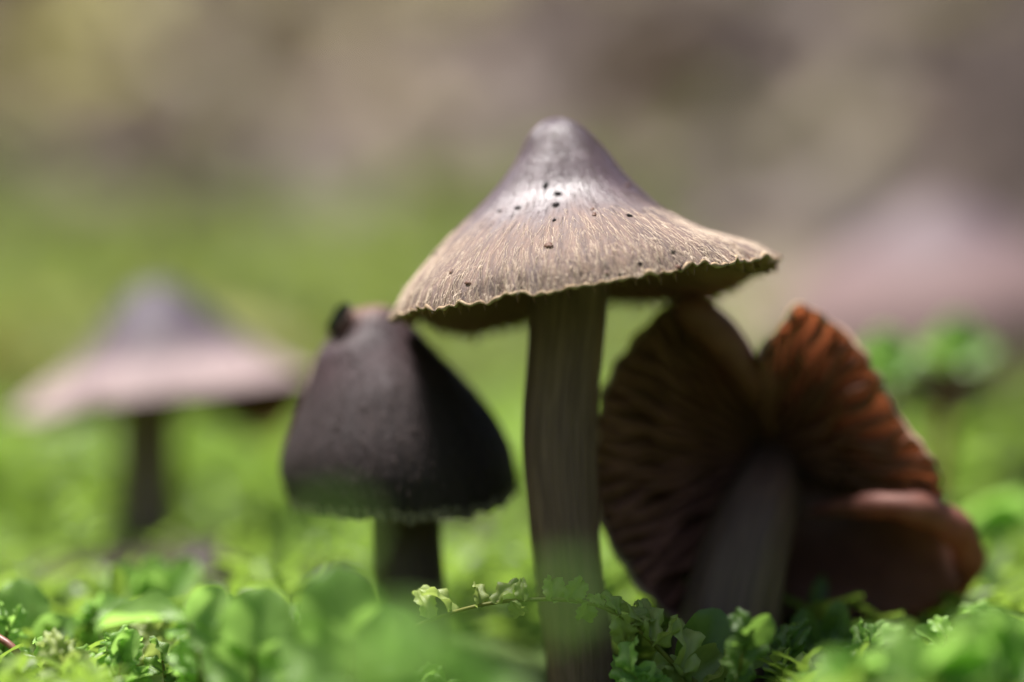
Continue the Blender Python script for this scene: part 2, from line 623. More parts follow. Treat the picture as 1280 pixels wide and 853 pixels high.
def stem(root, pts, radii, mat, flute=.05, nflute=9, seed=0, name='stem', n=44, m=48):
    path = smooth_path(pts, m)
    rad = np.interp(np.linspace(0, 1, m), np.linspace(0, 1, len(radii)), radii)
    V, F = tube(path, rad, n, True)
    V = V.reshape(n, m, 3)
    th = np.linspace(0, 2 * np.pi, n, endpoint=False)
    s = np.linspace(0, 1, m)
    f = 1 + flute * (.5 * np.sin(nflute * th[:, None] + 2.2 * s + seed) + .35 * np.sin((nflute * 2 + 3) * th[:, None] - 3 * s + seed * 2) + .3 * wob1(th[:, None] * 3 + 7 * s, 1, seed))
    V = path[None] + (V - path[None]) * f[..., None]
    # seam of the suv at the back does not matter: mirror the angle so that it closes
    uv = np.stack([np.broadcast_to(np.abs(th[:, None] / np.pi - 1), (n, m)), np.broadcast_to(s, (n, m))], -1).reshape(-1, 2)
    return part(name, V.reshape(-1, 3), F, mat, root, uv=uv)


def stem_fibres(root, pts, radii, mat, n, seed, name='stem_fibres'):
    """long silky threads lying on the stem"""
    r = np.random.default_rng(seed)
    path = smooth_path(pts, 60)
    rad = np.interp(np.linspace(0, 1, 60), np.linspace(0, 1, len(radii)), radii)
    V = []; F = []
    for i in range(n):
        th = r.uniform(0, 2 * np.pi); s0 = r.uniform(0, .8); L = r.uniform(.08, .3)
        m = 7
        s = np.linspace(s0, min(s0 + L, 1), m)
        i0 = np.clip((s * 59).astype(int), 0, 58)
        fr = s * 59 - i0
        c = path[i0] * (1 - fr)[:, None] + path[i0 + 1] * fr[:, None]
        rr = np.interp(s, np.linspace(0, 1, 60), rad) * 1.03 + .004
        a = th + r.normal(0, .12) * (s - s0) / L
        d = np.stack([np.cos(a), np.sin(a), 0 * a], -1)
        tg = np.stack([-np.sin(a), np.cos(a), 0 * a], -1)
        w = r.uniform(.004, .009) * (np.sin(np.pi * np.linspace(.08, .95, m)))[:, None]
        k = len(V) * 0 + (len(V))
        for j in range(m):
            V += [c[j] + d[j] * rr[j] - tg[j] * w[j], c[j] + d[j] * (rr[j] + w[j] * .8), c[j] + d[j] * rr[j] + tg[j] * w[j]]
        for j in range(m - 1):
            q = k + j * 3
            F += [(q, q + 1, q + 4, q + 3), (q + 1, q + 2, q + 5, q + 4)]
    o = part(name, np.array(V), F, mat, root)
    o['kind'] = 'stuff'
    return o


def gz(x, y):
    return float(ground(np.array([x]), np.array([y]))[0])


# ----- the sharp mushroom in the middle
def main_mushroom():
    y0 = 1.15
    k = 1 / (PX * 23.5 / (23.5 + y0))
    c = P(730, 358, y0)
    q = lambda L: [(a * k, b * k) for a, b in L]
    right = q([(0, 214), (16, 210), (36, 194), (61, 159), (84, 119), (116, 75), (159, 39), (205, 14), (240, -10)])
    left = q([(0, 214), (16, 210), (34, 196), (60, 163), (97, 131), (152, 94), (204, 54), (228, 30), (241, 8)])
    front = q([(0, 214), (16, 210), (35, 196), (60, 160), (84, 122), (116, 95), (155, 74), (195, 46), (220, 20), (234, -10)])
    back = q([(0, 214), (16, 210), (35, 196), (60, 160), (88, 118), (120, 86), (160, 50), (205, 14), (236, -14)])

    def rim(th, t):
        e = sstep(.55, 1.0, t)
        e2 = sstep(.88, 1.0, t)
        bl = np.exp(-((np.mod(th - np.radians(132) + np.pi, 2 * np.pi) - np.pi) / .38) ** 2)
        br = np.exp(-((np.mod(th - np.radians(47) + np.pi, 2 * np.pi) - np.pi) / .42) ** 2)
        rt = np.exp(-((np.mod(th - np.radians(0) + np.pi, 2 * np.pi) - np.pi) / .35) ** 2)
        dh = e * (-(22 * bl + 27 * br) * k + .018 * wob1(th, 5, 1)) + e2 * (.020 * wob1(th, 17, 2) + .012 * wob1(th, 55, 3)) - .035 * rt * sstep(.93, 1, t)
        dr = e * .02 * wob1(th, 4, 4) + e2 * (.022 * wob1(th, 15, 5) + .016 * wob1(th, 48, 6))
        # dimple and slight unevenness of the umbo
        mid = np.exp(-((t - .36) / .12) ** 2)
        dr = dr + mid * .018 * wob1(th, 2.2, 8)
        return dr, dh

    axis = np.array([-.187, 0.03, .982])
    spts = [P(727, 880, 0.75), P(722, 800, .8), P(708, 690, .9), (P(700, 560, 1.0)), P(704, 470, 1.08), P(711, 380, 1.15), P(712, 330, 1.2)]
    base = spts[0].copy()
    root = thing('mushroom', base, 'sharp tan-brown mushroom with pointed bluish wet tip and frayed cream rim', 'mushroom')
    cap = Cap(c, axis, [right, back, left, front], rim, 300, 84)
    top = cap.build(root, M['cap_main'], M['under'], .06, .1)
    cap.gills(84, root, top, M['gill_main'], .17, .06, .2, 3, .10)
    cap.strands('fibrils', 3600, root, top, M['fibril'], (.52, .975), (.025, .10), .0036, 11, .001, .009, .04, 0, .5)
    cap.strands('damp_fibrils', 900, root, top, M['fuzz_dark'], (.10, .62), (.02, .09), .0038, 14, .001, .004, .03)
    cap.strands('rim_curls', 700, root, top, M['fibril'], (.84, .985), (.015, .05), .0052, 13, .002, .035, .09, 0)
    cap.strands('rim_fringe', 420, root, top, M['fibril'], (.955, .99), (.012, .032), .008, 12, .002, .012, .05, 1.1)
    # pale ragged lip of the rim
    tht = np.linspace(0, 2 * np.pi, 420, endpoint=False)
    lp = cap.at(tht, np.full(420, .992)) - cap.a * .012 + np.stack([0 * tht, 0 * tht, .008 * wob1(tht, 70, 71)], -1)
    rl = .015 + .006 * wob1(tht, 40, 72) + .005 * wob1(tht, 130, 73)
    an = np.linspace(0, 2 * np.pi, 7, endpoint=False)
    rd = np.cos(tht)[:, None] * cap.ex + np.sin(tht)[:, None] * cap.ey
    V = lp[:, None] + np.maximum(rl, .005)[:, None, None] * (np.cos(an)[None, :, None] * rd[:, None] + np.sin(an)[None, :, None] * cap.a)
    q7 = np.arange(420)[:, None] * 7; q8 = ((np.arange(420) + 1) % 420)[:, None] * 7; a7 = np.arange(7)[None]; b7 = (a7 + 1) % 7
    part('rim_lip', V.reshape(-1, 3), np.stack([q7 + a7, q7 + b7, q8 + b7, q8 + a7], -1).reshape(-1, 4), M['lip'], top, root)
    cap.specks([(682, 232, 5, 10, 'speck'), (697, 243, 8, 7, 'speck'), (694, 256, 7, 9, 'speck'), (648, 260, 8, 5, 'speck'),
                (624, 265, 6, 4, 'speck'), (693, 276, 4, 6, 'speck'), (743, 268, 5, 9, 'speck_rust'), (740, 262, 4, 7, 'speck_rust'),
                (787, 270, 6, 7, 'speck'), (785, 233, 6, 6, 'speck_rust'), (849, 337, 9, 8, 'speck_rust'), (853, 333, 5, 5, 'speck'),
                (840, 316, 5, 4, 'speck'), (686, 308, 11, 8, 'speck_rust'), (774, 345, 4, 6, 'speck'), (564, 340, 5, 6, 'speck_rust'),
                (586, 354, 8, 6, 'speck_rust'), (543, 318, 5, 7, 'speck'), (758, 342, 5, 5, 'speck_rust'), (800, 331, 4, 4, 'speck')], root, top)
    rad = [.265, .27, .262, .292, .295, .305, .33]
    stem(root, spts, rad, M['stem_main'], .055, 8, 1)
    stem_fibres(root, spts, rad, M['stem_main'], 220, 4)
    return cap


main_cap = main_mushroom()


# ----- the small dark one beside it
def small_mushroom():
    y0 = 1.95
    k = 1 / (PX * 23.5 / (23.5 + y0))
    c = P(499, 600, y0)
    prof = [(0, 221), (22, 219), (42, 208), (62, 180), (84, 143), (112, 98), (134, 58), (143, 26), (143, 0), (138, -24)]
    q = lambda L, s=1: [(a * k * s, b * k) for a, b in L]

    def rim(th, t):
        e = sstep(.5, 1.0, t); e2 = sstep(.9, 1, t)
        dh = -e * .17 * np.cos(th) + e * .15 * np.sin(th) + e * .04 * wob1(th, 3.5, 21) + e2 * .018 * wob1(th, 22, 22)
        dr = .018 * np.sin(t * 5) * wob1(th, 2.3, 23) + e2 * .012 * wob1(th, 26, 24)
        # sunken hollow on the left of the tip
        hol = np.exp(-((np.mod(th - np.radians(215) + np.pi, 2 * np.pi) - np.pi) / .7) ** 2 - ((t - .17) / .07) ** 2)
        return dr - .07 * hol, dh - .10 * hol

    spts = [P(520, 890, 1.7), P(514, 780, 1.75), P(510, 690, 1.8), P(506, 620, 1.9), P(500, 540, 1.95)]
    root = thing('mushroom', spts[0], 'small dark brown velvety bell-shaped mushroom half under a larger pale cap', 'mushroom')
    cap = Cap(c, (-.215, 0.02, .976), [q(prof), q(prof), q(prof), q(prof)], rim, 200, 72)
    top = cap.build(root, M['cap_small'], M['under'], .06, .12)
    cap.gills(56, root, top, M['gill_main'], .16, .06, .2, 8)
    cap.strands('fuzz', 2600, root, top, M['fuzz_dark'], (.12, .97), (.01, .035), .006, 31, .001, .03, .03)
    cap.strands('rim_fringe', 1100, root, top, M['fringe'], (.95, .998), (.012, .05), .008, 32, .002, .012, .03, 1.0)
    stem(root, spts, [.30, .30, .295, .30, .32], M['stem_dark'], .04, 7, 4)
    # wet black scrap lying on the tip
    th, t = cap.find(430, 402)
    p = cap.at(th, t)
    n = cap.normal(np.array([th]), np.array([t]))[0]
    ax = P(452, 388, 1.7) - P(405, 418, 1.7); ax[1] = -.02; ax /= np.linalg.norm(ax)
    ax -= n * (ax @ n); ax /= np.linalg.norm(ax); ay = np.cross(n, ax)
    V = []
    nu, nv = 12, 7
    r = np.random.default_rng(2)
    for side in (1, -1):
        for i in range(nu):
            for j in range(nv):
                a = i / (nu - 1) * 2 - 1; b = j / (nv - 1) * 2 - 1
                w = .085 * (1 - .45 * abs(a) ** 3) * (1 + .12 * math.sin(5 * a))
                V.append(p + ax * a * .165 + ay * b * w + n * (.03 + .05 * b * b - .02 * a * a + side * .007 + r.uniform(-.003, .003)))
    F = [tuple(f) for f in grid_faces(nu, nv)] + [tuple(reversed(f)) for f in grid_faces(nu, nv, off=nu * nv)]
    ring = [i * nv for i in range(nu)] + [(nu - 1) * nv + j for j in range(1, nv)] + [i * nv + nv - 1 for i in reversed(range(nu - 1))] + [j for j in reversed(range(1, nv - 1))]
    for a, b in zip(ring, ring[1:] + ring[:1]):
        F.append((b, a, a + nu * nv, b + nu * nv))
    sc = thing('wet_scrap', p, 'black wet scrap curled on the tip of the small dark mushroom', 'debris')
    part('scrap_body', V, F, M['scrap'], sc)
    return cap


small_cap = small_mushroom()


# ----- the mushroom lying open on the right, gills towards the camera
def tilted_mushroom():
    k = lambda y: (y - CAM[1]) / 23.5 / PX
    spts = [P(898, 905, 1.2), P(908, 800, 1.2), P(925, 710, 1.35), P(943, 650, 1.7), P(955, 615, 2.2), P(962, 592, 2.75)]
    root = thing('mushroom', spts[0], 'split russet mushroom tipped over, showing rusty gills and a pale stem', 'mushroom')
    C0 = np.array([962.0, 566.0])
    # outline of each lobe as pixel points, swept from the first edge to the last; depths of the rim
    lobes = [
        ('left', [(944, 458), (905, 408), (858, 380), (815, 402), (775, 448), (750, 505), (742, 560), (745, 620), (765, 685), (800, 735), (850, 775), (905, 800)], 1.62, 2.8),
        ('right', [(948, 450), (968, 412), (1000, 386), (1040, 402), (1078, 438), (1104, 490), (1140, 540), (1166, 580), (1178, 612), (1172, 640)], 1.45, 2.8),
        ('low', [(1070, 598), (1140, 618), (1198, 652), (1214, 690), (1204, 735), (1160, 765), (1100, 782), (1030, 788), (960, 800), (905, 805)], 2.1, 2.9),
    ]
    VV = []; FF = []; RR = []; off = 0
    surf = {}
    for nm, pts, yr, yc in lobes:
        ns, nr = 90, 26
        out = smooth_path([(a, b, 0) for a, b in pts], ns)[:, :2]
        s = np.linspace(0, 1, ns)
        out = out + (np.stack([wob1(s, 70, 4), wob1(s, 76, 9)], -1) * 2.2 + np.stack([wob1(s, 22, 14), wob1(s, 25, 19)], -1) * 3.0) * (nm != 'low')
        r = np.linspace(.03, 1, nr)
        R, Sx = np.meshgrid(r, s, indexing='xy')
        U = C0[0] + (out[:, 0][:, None] - C0[0]) * R
        Vv = C0[1] + (out[:, 1][:, None] - C0[1]) * R
        # bell seen from inside: centre deep, rim towards the viewer
        Y = yc + (yr - yc) * R ** 1.5
        lean = (Vv - C0[1]) / 230.0
        Y = Y + .28 * lean * -1 * R                        # top leans a little back
        if nm == 'left':
            Y = Y - .10 * np.exp(-(Sx / .06) ** 2) * R + .05 * np.sin(Sx * 19 + 2) * R ** 2
        if nm == 'right':
            Y = Y + .07 * np.sin(Sx * 23) * R ** 2 - .10 * np.exp(-(Sx / .1) ** 2) * R + .25 * sstep(.8, 1, Sx) * R
        if nm == 'low':                                    # puffed, turned-over lobe
            Y = Y - .42 * np.exp(-((R - .72) / .25) ** 2) * sstep(0, .12, Sx) * (1 - .5 * sstep(.3, 1, Sx)) + .10 * np.sin(R * 9 + Sx * 4)
        kk = (Y - CAM[1]) / 23.5 / PX
        A = np.stack([(U - 640) * kk, Y, CAM[2] + (426.5 - Vv) * kk], -1)
        surf[nm] = (A, s, r)
        # thickness: outer skin behind
        du = np.gradient(A, axis=0); dr = np.gradient(A, axis=1)
        N = np.cross(du, dr); N /= np.linalg.norm(N, axis=-1, keepdims=True) + 1e-9
        N = N * np.sign(N[..., 1:2] + 1e-9)
        B = A + N * (.14 * (1 - .88 * R ** 3))[..., None]
        F1 = grid_faces(ns, nr, off=off); F2 = grid_faces(ns, nr, off=off + ns * nr)[:, ::-1]
        VV += [A.reshape(-1, 3), B.reshape(-1, 3)]; thin = R.ravel() ** 2.5 * (.35 if nm == 'left' else 1.0); RR += [thin, thin]  # left lobe passes less light, standing in for the main cap's shade
        FF += [tuple(f) for f in F1] + [tuple(f) for f in F2]
        ring = [i * nr + nr - 1 for i in range(ns)]
        e0 = [j for j in range(nr)]; e1 = [(ns - 1) * nr + j for j in range(nr)]
        for L in (ring, e0, e1):
            for a, b in zip(L[:-1], L[1:]):
                FF.append((off + a, off + b, off + b + ns * nr, off + a + ns * nr))
        off += 2 * ns * nr
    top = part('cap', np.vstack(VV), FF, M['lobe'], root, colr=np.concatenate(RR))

    # rolled edge of the left lobe beside the notch: outer skin turned to the viewer
    pth = smooth_path([P(951, 515, 2.35), P(935, 468, 1.8), P(905, 424, 1.64), P(868, 392, 1.56), P(846, 384, 1.6)], 20)
    V, F = tube(pth, np.interp(np.linspace(0, 1, 20), [0, .2, .55, .9, 1], [.05, .12, .17, .13, .04]), 14)
    part('rolled_edge', V, F, M['cap_tilted'], top, root)

    # turned-up fold of the lower lobe
    pth = smooth_path([P(1012, 640, 2.1), P(1060, 634, 1.75), (P(1115, 632, 1.5)), P(1165, 642, 1.5), P(1200, 668, 1.6), P(1212, 705, 1.8), P(1200, 742, 2.0)], 26)
    V, F = tube(pth, np.interp(np.linspace(0, 1, 26), [0, .15, .5, .8, 1], [.03, .08, .15, .14, .05]) * (1 + .1 * np.sin(np.arange(26) * 1.3)), 14)
    part('rolled_edge', V, F, M['cap_tilted'], top, root)
    # pale uneven lip along the rim of the two open lobes
    for nm in ('left', 'right'):
        A, s, rr = surf[nm]
        e = A[:, -1]
        V, F = tube(e, .020 + .008 * wob1(s, 60, 91), 7)
        part('rim_lip', V, F, M['lip_russet'], top, root)

    # gills: thin wavy blades standing off the inner face
    r = np.random.default_rng(6)
    for nm, cnt in (('left', 30), ('right', 19)):
        A, s, rr = surf[nm]
        ns, nr = A.shape[:2]
        for i in range(cnt):
            f = (i + .5 + r.uniform(-.2, .2)) / cnt
            if nm == 'left':
                f = .06 + .92 * f
            r0 = .16 if i % 2 == 0 else r.uniform(.4, .62)
            q = np.linspace(r0, .985, 12)
            fi = np.clip(f + .010 * np.sin(q * 16 + r.uniform(0, 6)) * q, 0, 1) * (ns - 1)
            ri = (q - rr[0]) / (rr[-1] - rr[0]) * (nr - 1)
            i0 = np.clip(fi.astype(int), 0, ns - 2); j0 = np.clip(ri.astype(int), 0, nr - 2)
            a = (fi - i0)[:, None]; b = (ri - j0)[:, None]
            c = A[i0, j0] * (1 - a) * (1 - b) + A[i0 + 1, j0] * a * (1 - b) + A[i0, j0 + 1] * (1 - a) * b + A[i0 + 1, j0 + 1] * a * b
            t = (q - r0) / (.985 - r0)
            d = .26 * np.sin(np.pi * np.clip(.08 + .9 * t, 0, 1)) ** .6 * (1 - .35 * t) * r.uniform(.8, 1.15)
            tg = np.gradient(c, axis=0); tg /= np.linalg.norm(tg, axis=1)[:, None]
            inn = np.array([0, -1.0, -.1]); inn = inn - tg * (tg @ inn)[:, None]; inn /= np.linalg.norm(inn, axis=1)[:, None]
            sd = np.cross(tg, inn) * (.006 + .018 * t)[:, None]
            lo = c + inn * d[:, None] + np.cross(tg, inn) * (.045 * np.sin(q * 20 + i * .3))[:, None] * t[:, None]
            cb = c - inn * .01
            V = np.vstack([cb - sd, lo - sd * .9, lo + sd * .9, cb + sd])
            m = len(q)
            F = []
            for row in range(3):
                for j in range(m - 1):
                    F.append((row * m + j, row * m + j + 1, (row + 1) * m + j + 1, (row + 1) * m + j))
            part('gill', V, F, M['gill_tilted'], top, root)
    stem(root, spts, [.46, .43, .38, .34, .30, .28], M['stem_buff'], .05, 6, 9)


tilted_mushroom()


# ----- the two blurred ones behind
def left_mushroom():
    y0 = 8.0
    k = 1 / (PX * 23.5 / (23.5 + y0))
    c = P(206, 492, y0)
    q = lambda L: [(a * k, b * k) for a, b in L]
    R = q([(0, 140), (26, 134), (58, 106), (92, 72), (124, 46), (152, 24), (188, 4)])
    L = q([(0, 140), (26, 134), (56, 104), (90, 64), (124, 34), (160, 10), (190, -14)])
    Fp = q([(0, 140), (26, 134), (60, 106), (92, 70), (115, 38), (150, 18), (172, -8)])
    B = q([(0, 140), (26, 134), (60, 106), (92, 70), (115, 36), (160, 0), (185, -20)])

    def rim(th, t):
        e = sstep(.5, 1, t)
        br = np.exp(-((np.mod(th - np.radians(48) + np.pi, 2 * np.pi) - np.pi) / .42) ** 2)
        nt = np.exp(-((np.mod(th - np.radians(243) + np.pi, 2 * np.pi) - np.pi) / .09) ** 2)
        return e * (.05 * wob1(th, 4, 41) - .22 * nt), e * (.06 * wob1(th, 5, 42) - .46 * br) + .08 * nt * e
    z = gz(P(183, 700, y0)[0], y0)
    b = P(183, 700, y0); b[2] = z - .15
    spts = [b, P(183, 640, y0), P(184, 560, y0), P(184, 500, y0), P(184, 460, y0)]
    root = thing('mushroom', spts[0], 'blurred pinkish mushroom with wide flat brim and purple-grey pointed umbo', 'mushroom')
    cap = Cap(c, (-.10, .03, .99), [R, B, L, Fp], rim, 120, 48)
    top = cap.build(root, M['cap_left'], M['cap_tilted'], .08, .1)
    cap.gills(60, root, top, M['gill_tilted'], .2, .08, .2, 12)
    stem(root, spts, [.36, .33, .31, .31, .34], M['stem_brown'], .04, 7, 11)


def far_right_mushroom():
    y0 = 15.0
    k = 1 / (PX * 23.5 / (23.5 + y0))
    c = P(1175, 425, y0)
    q = lambda L, s=1: [(a * k * s, b * k) for a, b in L]
    pr = [(0, 178), (30, 170), (70, 146), (115, 116), (165, 82), (205, 40), (222, -4)]

    def rim(th, t):
        e = sstep(.5, 1, t)
        return e * .08 * wob1(th, 4, 51), e * .08 * wob1(th, 4, 52)
    b = P(1185, 640, y0); b[2] = gz(b[0], y0) - .2
    spts = [b, P(1183, 560, y0), P(1180, 470, y0), P(1178, 380, y0)]
    root = thing('mushroom', spts[0], 'large very blurred rosy-brown domed mushroom on the slope behind green shoots', 'mushroom')
    cap = Cap(c, (-.03, -.03, .99), [q(pr, 1.1), q(pr), q(pr), q(pr)], rim, 120, 48)
    top = cap.build(root, M['cap_right_far'], M['under'], .12, .1)
    cap.gills(60, root, top, M['gill_main'], .35, .12, .2, 14)
    stem(root, spts, [.5, .46, .45, .5], M['stem_dark'], .04, 7, 15)


left_mushroom()
far_right_mushroom()


# ---------------------------------------------------------------- leaves and moss
def leaf_mesh(name, mat, kind, seed):
    """unit leaf: base at the origin, tip at +Y, upper face +Z"""
    r = np.random.default_rng(seed)
    if kind == 'crinkled':
        nu, nv = 15, 9
    elif kind == 'round':
        nu, nv = 11, 9
    else:
        nu, nv = 6, 3
    t = np.linspace(0, 1, nu); w = np.linspace(-1, 1, nv)
    T, Wd = np.meshgrid(t, w, indexing='ij')
    if kind == 'crinkled':
        half = .30 * np.sin(np.pi * np.clip(T, 0, 1) ** .8) ** .55 * (1 - .15 * T) + .03
    elif kind == 'round':
        half = .42 * np.sin(np.pi * np.clip(T * .96 + .03, 0, 1) ** .85) ** .5
    else:
        half = .24 * np.sin(np.pi * np.clip(T * .97 + .02, 0, 1) ** .75) ** .7
    half = np.maximum(half, .015)
    tooth = 1 + (.10 * ((np.arange(nu) % 2) * 2 - 1)[:, None] * np.abs(Wd) ** 4 if kind == 'crinkled' else 0)
    X = Wd * half * tooth
    Y = T.copy()
    ph = r.uniform(0, 6)
    if kind == 'crinkled':
        Z = .10 * np.sin(T * 15 + ph + 1.3 * np.sign(Wd)) * np.abs(Wd) ** 1.2 + .16 * np.abs(Wd) - .05 * np.cos(Wd * 6)
        bend = r.uniform(1.2, 3.0)
    elif kind == 'round':
        Z = .16 * Wd ** 2 * np.sin(np.pi * T) + .03 * np.sin(T * 9 + ph) * Wd - .05 * np.exp(-(Wd / .18) ** 2) * np.sin(np.pi * T) + .035 * np.sin(T * 14 + ph * 2) * np.abs(Wd) ** 3
        bend = r.uniform(.3, .8)
    else:
        Z = .10 * np.abs(Wd) + .03 * np.sin(T * 7 + ph) * Wd
        bend = r.uniform(.4, 1.1)
    # bend the blade downwards along its length
    a = bend * T
    Yb = np.where(bend > 0, np.sin(a) / bend, Y) + Z * np.sin(a)
    Zb = -(1 - np.cos(a)) / bend + Z * np.cos(a)
    V = np.stack([X, Yb, Zb], -1).reshape(-1, 3)
    F = grid_faces(nu, nv)
    return V, F


LV = {}
for kind, cnt in (('crinkled', 4), ('round', 3), ('small', 4)):
    for i in range(cnt):
        LV[kind, i] = leaf_mesh(kind, None, kind, 100 + i)
LM = {}
for (kind, i), (V, F) in LV.items():
    for mk in ('leaf', 'leaf_dark', 'leaf_pale'):
        LM[kind, i, mk] = make_mesh('leaf_' + kind, V, F, M[mk])


def frame(d, nrm):
    d = np.asarray(d, float) / np.linalg.norm(d)
    n = np.asarray(nrm, float); n = n - d * (n @ d); n /= np.linalg.norm(n) + 1e-9
    x = np.cross(d, n)
    return np.stack([x, d, n], 1)


def leaf_obj(root, base, d, nrm, length, kind, i, mk, wide=1.0):
    o = link('leaf', LM[kind, i, mk], root)
    A = frame(d, nrm) @ np.diag([length * wide, length, length])
    m = Matrix.Identity(4)
    for a in range(3):
        for b in range(3):
            m[a][b] = A[a, b]
    b0 = (np.asarray(base) - np.array(root['_base'])) * S
    for a in range(3):
        m[a][3] = b0[a]
    o.matrix_local = m
    return o


def sprig(label, path, rad, leaves, mk='leaf', cat='moss', group=None, name='moss_sprig', stem_mat='mstem', tips=None):
    """path: (u, v, y) points from the root up; leaves: (u, v, y, angle, length_px, kind, roll, tilt[, wide])"""
    pts = np.array([P(*p) for p in path])
    root = thing(name, pts[0], label, cat, group)
    sp = smooth_path(pts, max(8, 5 * len(pts)))
    V, F = tube(sp, np.linspace(rad, rad * .55, len(sp)), 7)
    part('stem', V, F, M[stem_mat], root)
    for j, L in enumerate(leaves):
        u, v, y, ang, ln, kind, roll, tilt = L[:8]
        if mk == 'leaf_pale':
            ln *= .86
        elif kind == 'round' and y < 0:
            ln *= .88
        wide = L[8] if len(L) > 8 else 1.0
        b = P(u, v, y)
        a = math.radians(ang)
        d = np.array([math.cos(a) * math.cos(math.radians(tilt)), -math.sin(math.radians(tilt)), math.sin(a) * math.cos(math.radians(tilt))])
        n0 = np.array([0, -1.0, .15 if kind == 'crinkled' else 1.3 if y < -3 else .6])
        n0 = n0 - d * (n0 @ d); n0 /= np.linalg.norm(n0)
        x0 = np.cross(d, n0)
        rl = math.radians(roll)
        n = n0 * math.cos(rl) + x0 * math.sin(rl)
        k = (y - CAM[1]) / 23.5 / PX
        cnt = {'crinkled': 4, 'round': 3, 'small': 4}[kind]
        leaf_obj(root, b, d, n, ln * k, kind, j % cnt, mk, wide)
    return root


# the crinkled sprig arching across the stem, in focus
sprig('crinkled green moss sprig arching across the foot of the sharp mushroom stem',
      [(905, 905, .1), (880, 862, .05), (850, 838, 0), (812, 800, -.05), (772, 768, -.05), (725, 752, -.05), (660, 750, .0), (600, 757, .1), (540, 775, .25), (475, 803, .5)], .024,
      [(533, 772, .25, 84, 52, 'crinkled', 30, 15), (562, 766, .2, 96, 58, 'crinkled', 75, 0, .8), (596, 758, .1, 60, 40, 'crinkled', 40, 20), (622, 755, .05, 75, 48, 'crinkled', -50, 10),
       (640, 752, .0, -60, 38, 'crinkled', 20, 15), (655, 750, 0, 110, 34, 'crinkled', -20, 25), (690, 751, -.02, 75, 44, 'crinkled', 15, 20, 1.3), (712, 752, -.03, 60, 42, 'crinkled', 0, 15, 1.2),
       (735, 754, -.05, -95, 38, 'crinkled', -15, 20, 1.3), (752, 758, -.05, 120, 30, 'crinkled', 30, 5), (770, 767, -.05, 92, 46, 'crinkled', 45, 10, .9), (775, 770, -.05, -75, 48, 'crinkled', 0, 15, 1.35),
       (790, 782, -.05, 55, 40, 'crinkled', -40, 20), (812, 801, -.05, 82, 82, 'crinkled', 25, -5, .75), (800, 790, -.05, 88, 70, 'crinkled', 60, 0, .8), (815, 803, -.05, 15, 55, 'crinkled', 60, 10),
       (850, 836, .0, 62, 92, 'crinkled', 35, 10, .8), (838, 828, .0, -70, 60, 'crinkled', 30, 10), (858, 846, .0, 25, 80, 'round', 30, -20, .9), (872, 856, .05, 12, 75, 'crinkled', 70, 20), (845, 834, .02, 150, 50, 'crinkled', 35, 15)], 'leaf_pale')
sprig('deep green moss tuft at the right end of the arching crinkled sprig',
      [(880, 930, .4), (880, 880, .35), (885, 835, .3)], .022,
      [(868, 850, .3, 70, 95, 'round', 20, 10), (880, 850, .3, 30, 80, 'round', -30, 5), (850, 860, .25, 120, 70, 'crinkled', 20, 5), (890, 870, .2, 20, 70, 'crinkled', 50, 20), (900, 860, .5, 60, 60, 'round', 10, 5)], 'leaf_dark')
# left foreground
sprig('pair of broad pale green moss leaves beside the reddish stalk',
      [(40, 905, 1.1), (42, 850, 1.1), (45, 800, 1.1)], .025,
      [(30, 802, 1.1, 95, 80, 'round', 10, 10, 1.1), (48, 806, 1.0, 40, 52, 'round', 20, 10, 1.1), (20, 812, 1.0, 150, 60, 'round', -10, 15), (70, 825, .9, 60, 40, 'crinkled', 30, 5)])
sprig('low pale moss tuft with curled wet tips under the broad leaf pair',
      [(60, 915, .1), (62, 870, .1), (66, 830, .1)], .022,
      [(40, 850, .05, 120, 55, 'crinkled', 20, 20), (58, 842, .0, 80, 52, 'crinkled', 40, 10), (80, 846, .05, 45, 55, 'crinkled', 10, 25), (95, 855, .0, 20, 60, 'crinkled', 60, 10), (20, 862, .0, 150, 60, 'crinkled', 30, 15), (110, 862, .1, 70, 40, 'crinkled', 20, 10), (4, 860, .1, 100, 50, 'crinkled', 40, 10)])
sprig('dark curled moss tip standing sharp among paler leaves',
      [(208, 910, -.05), (207, 860, -.05), (203, 826, -.05)], .018,
      [(200, 828, -.05, 62, 38, 'crinkled', 65, 10, .9), (205, 845, -.05, 15, 42, 'crinkled', 40, 10), (203, 840, 0, 140, 38, 'crinkled', 20, 15), (214, 852, 0, 60, 40, 'crinkled', 20, 25)], 'leaf_dark')
sprig('row of small sharp crinkled moss tips at the bottom edge beside the curled tip',
      [(262, 915, .0), (262, 870, .0), (264, 840, .0)], .018,
      [(225, 850, .0, 75, 42, 'crinkled', 50, 10), (240, 852, .0, 95, 40, 'crinkled', 20, 15), (258, 846, .0, 60, 44, 'crinkled', 60, 10), (276, 850, -.02, 80, 46, 'crinkled', 30, 10), (292, 852, .0, 40, 40, 'crinkled', 10, 20), (250, 860, -.02, 130, 40, 'crinkled', 30, 20)])
sprig('soft round-leaved moss shoot with stacked leaves before the bare soil',
      [(175, 880, 2.2), (178, 800, 2.2), (180, 735, 2.2)], .03,
      [(180, 772, 2.2, 50, 75, 'round', 10, 15), (178, 768, 2.2, 120, 72, 'round', -15, 10), (182, 745, 2.2, 70, 52, 'round', 30, 5), (176, 790, 2.1, 160, 75, 'round', 15, 15), (184, 800, 2.1, 20, 80, 'round', -10, 15), (215, 740, 2.3, 55, 50, 'round', 10, 5), (178, 815, 2.0, 100, 60, 'round', 20, 10)])
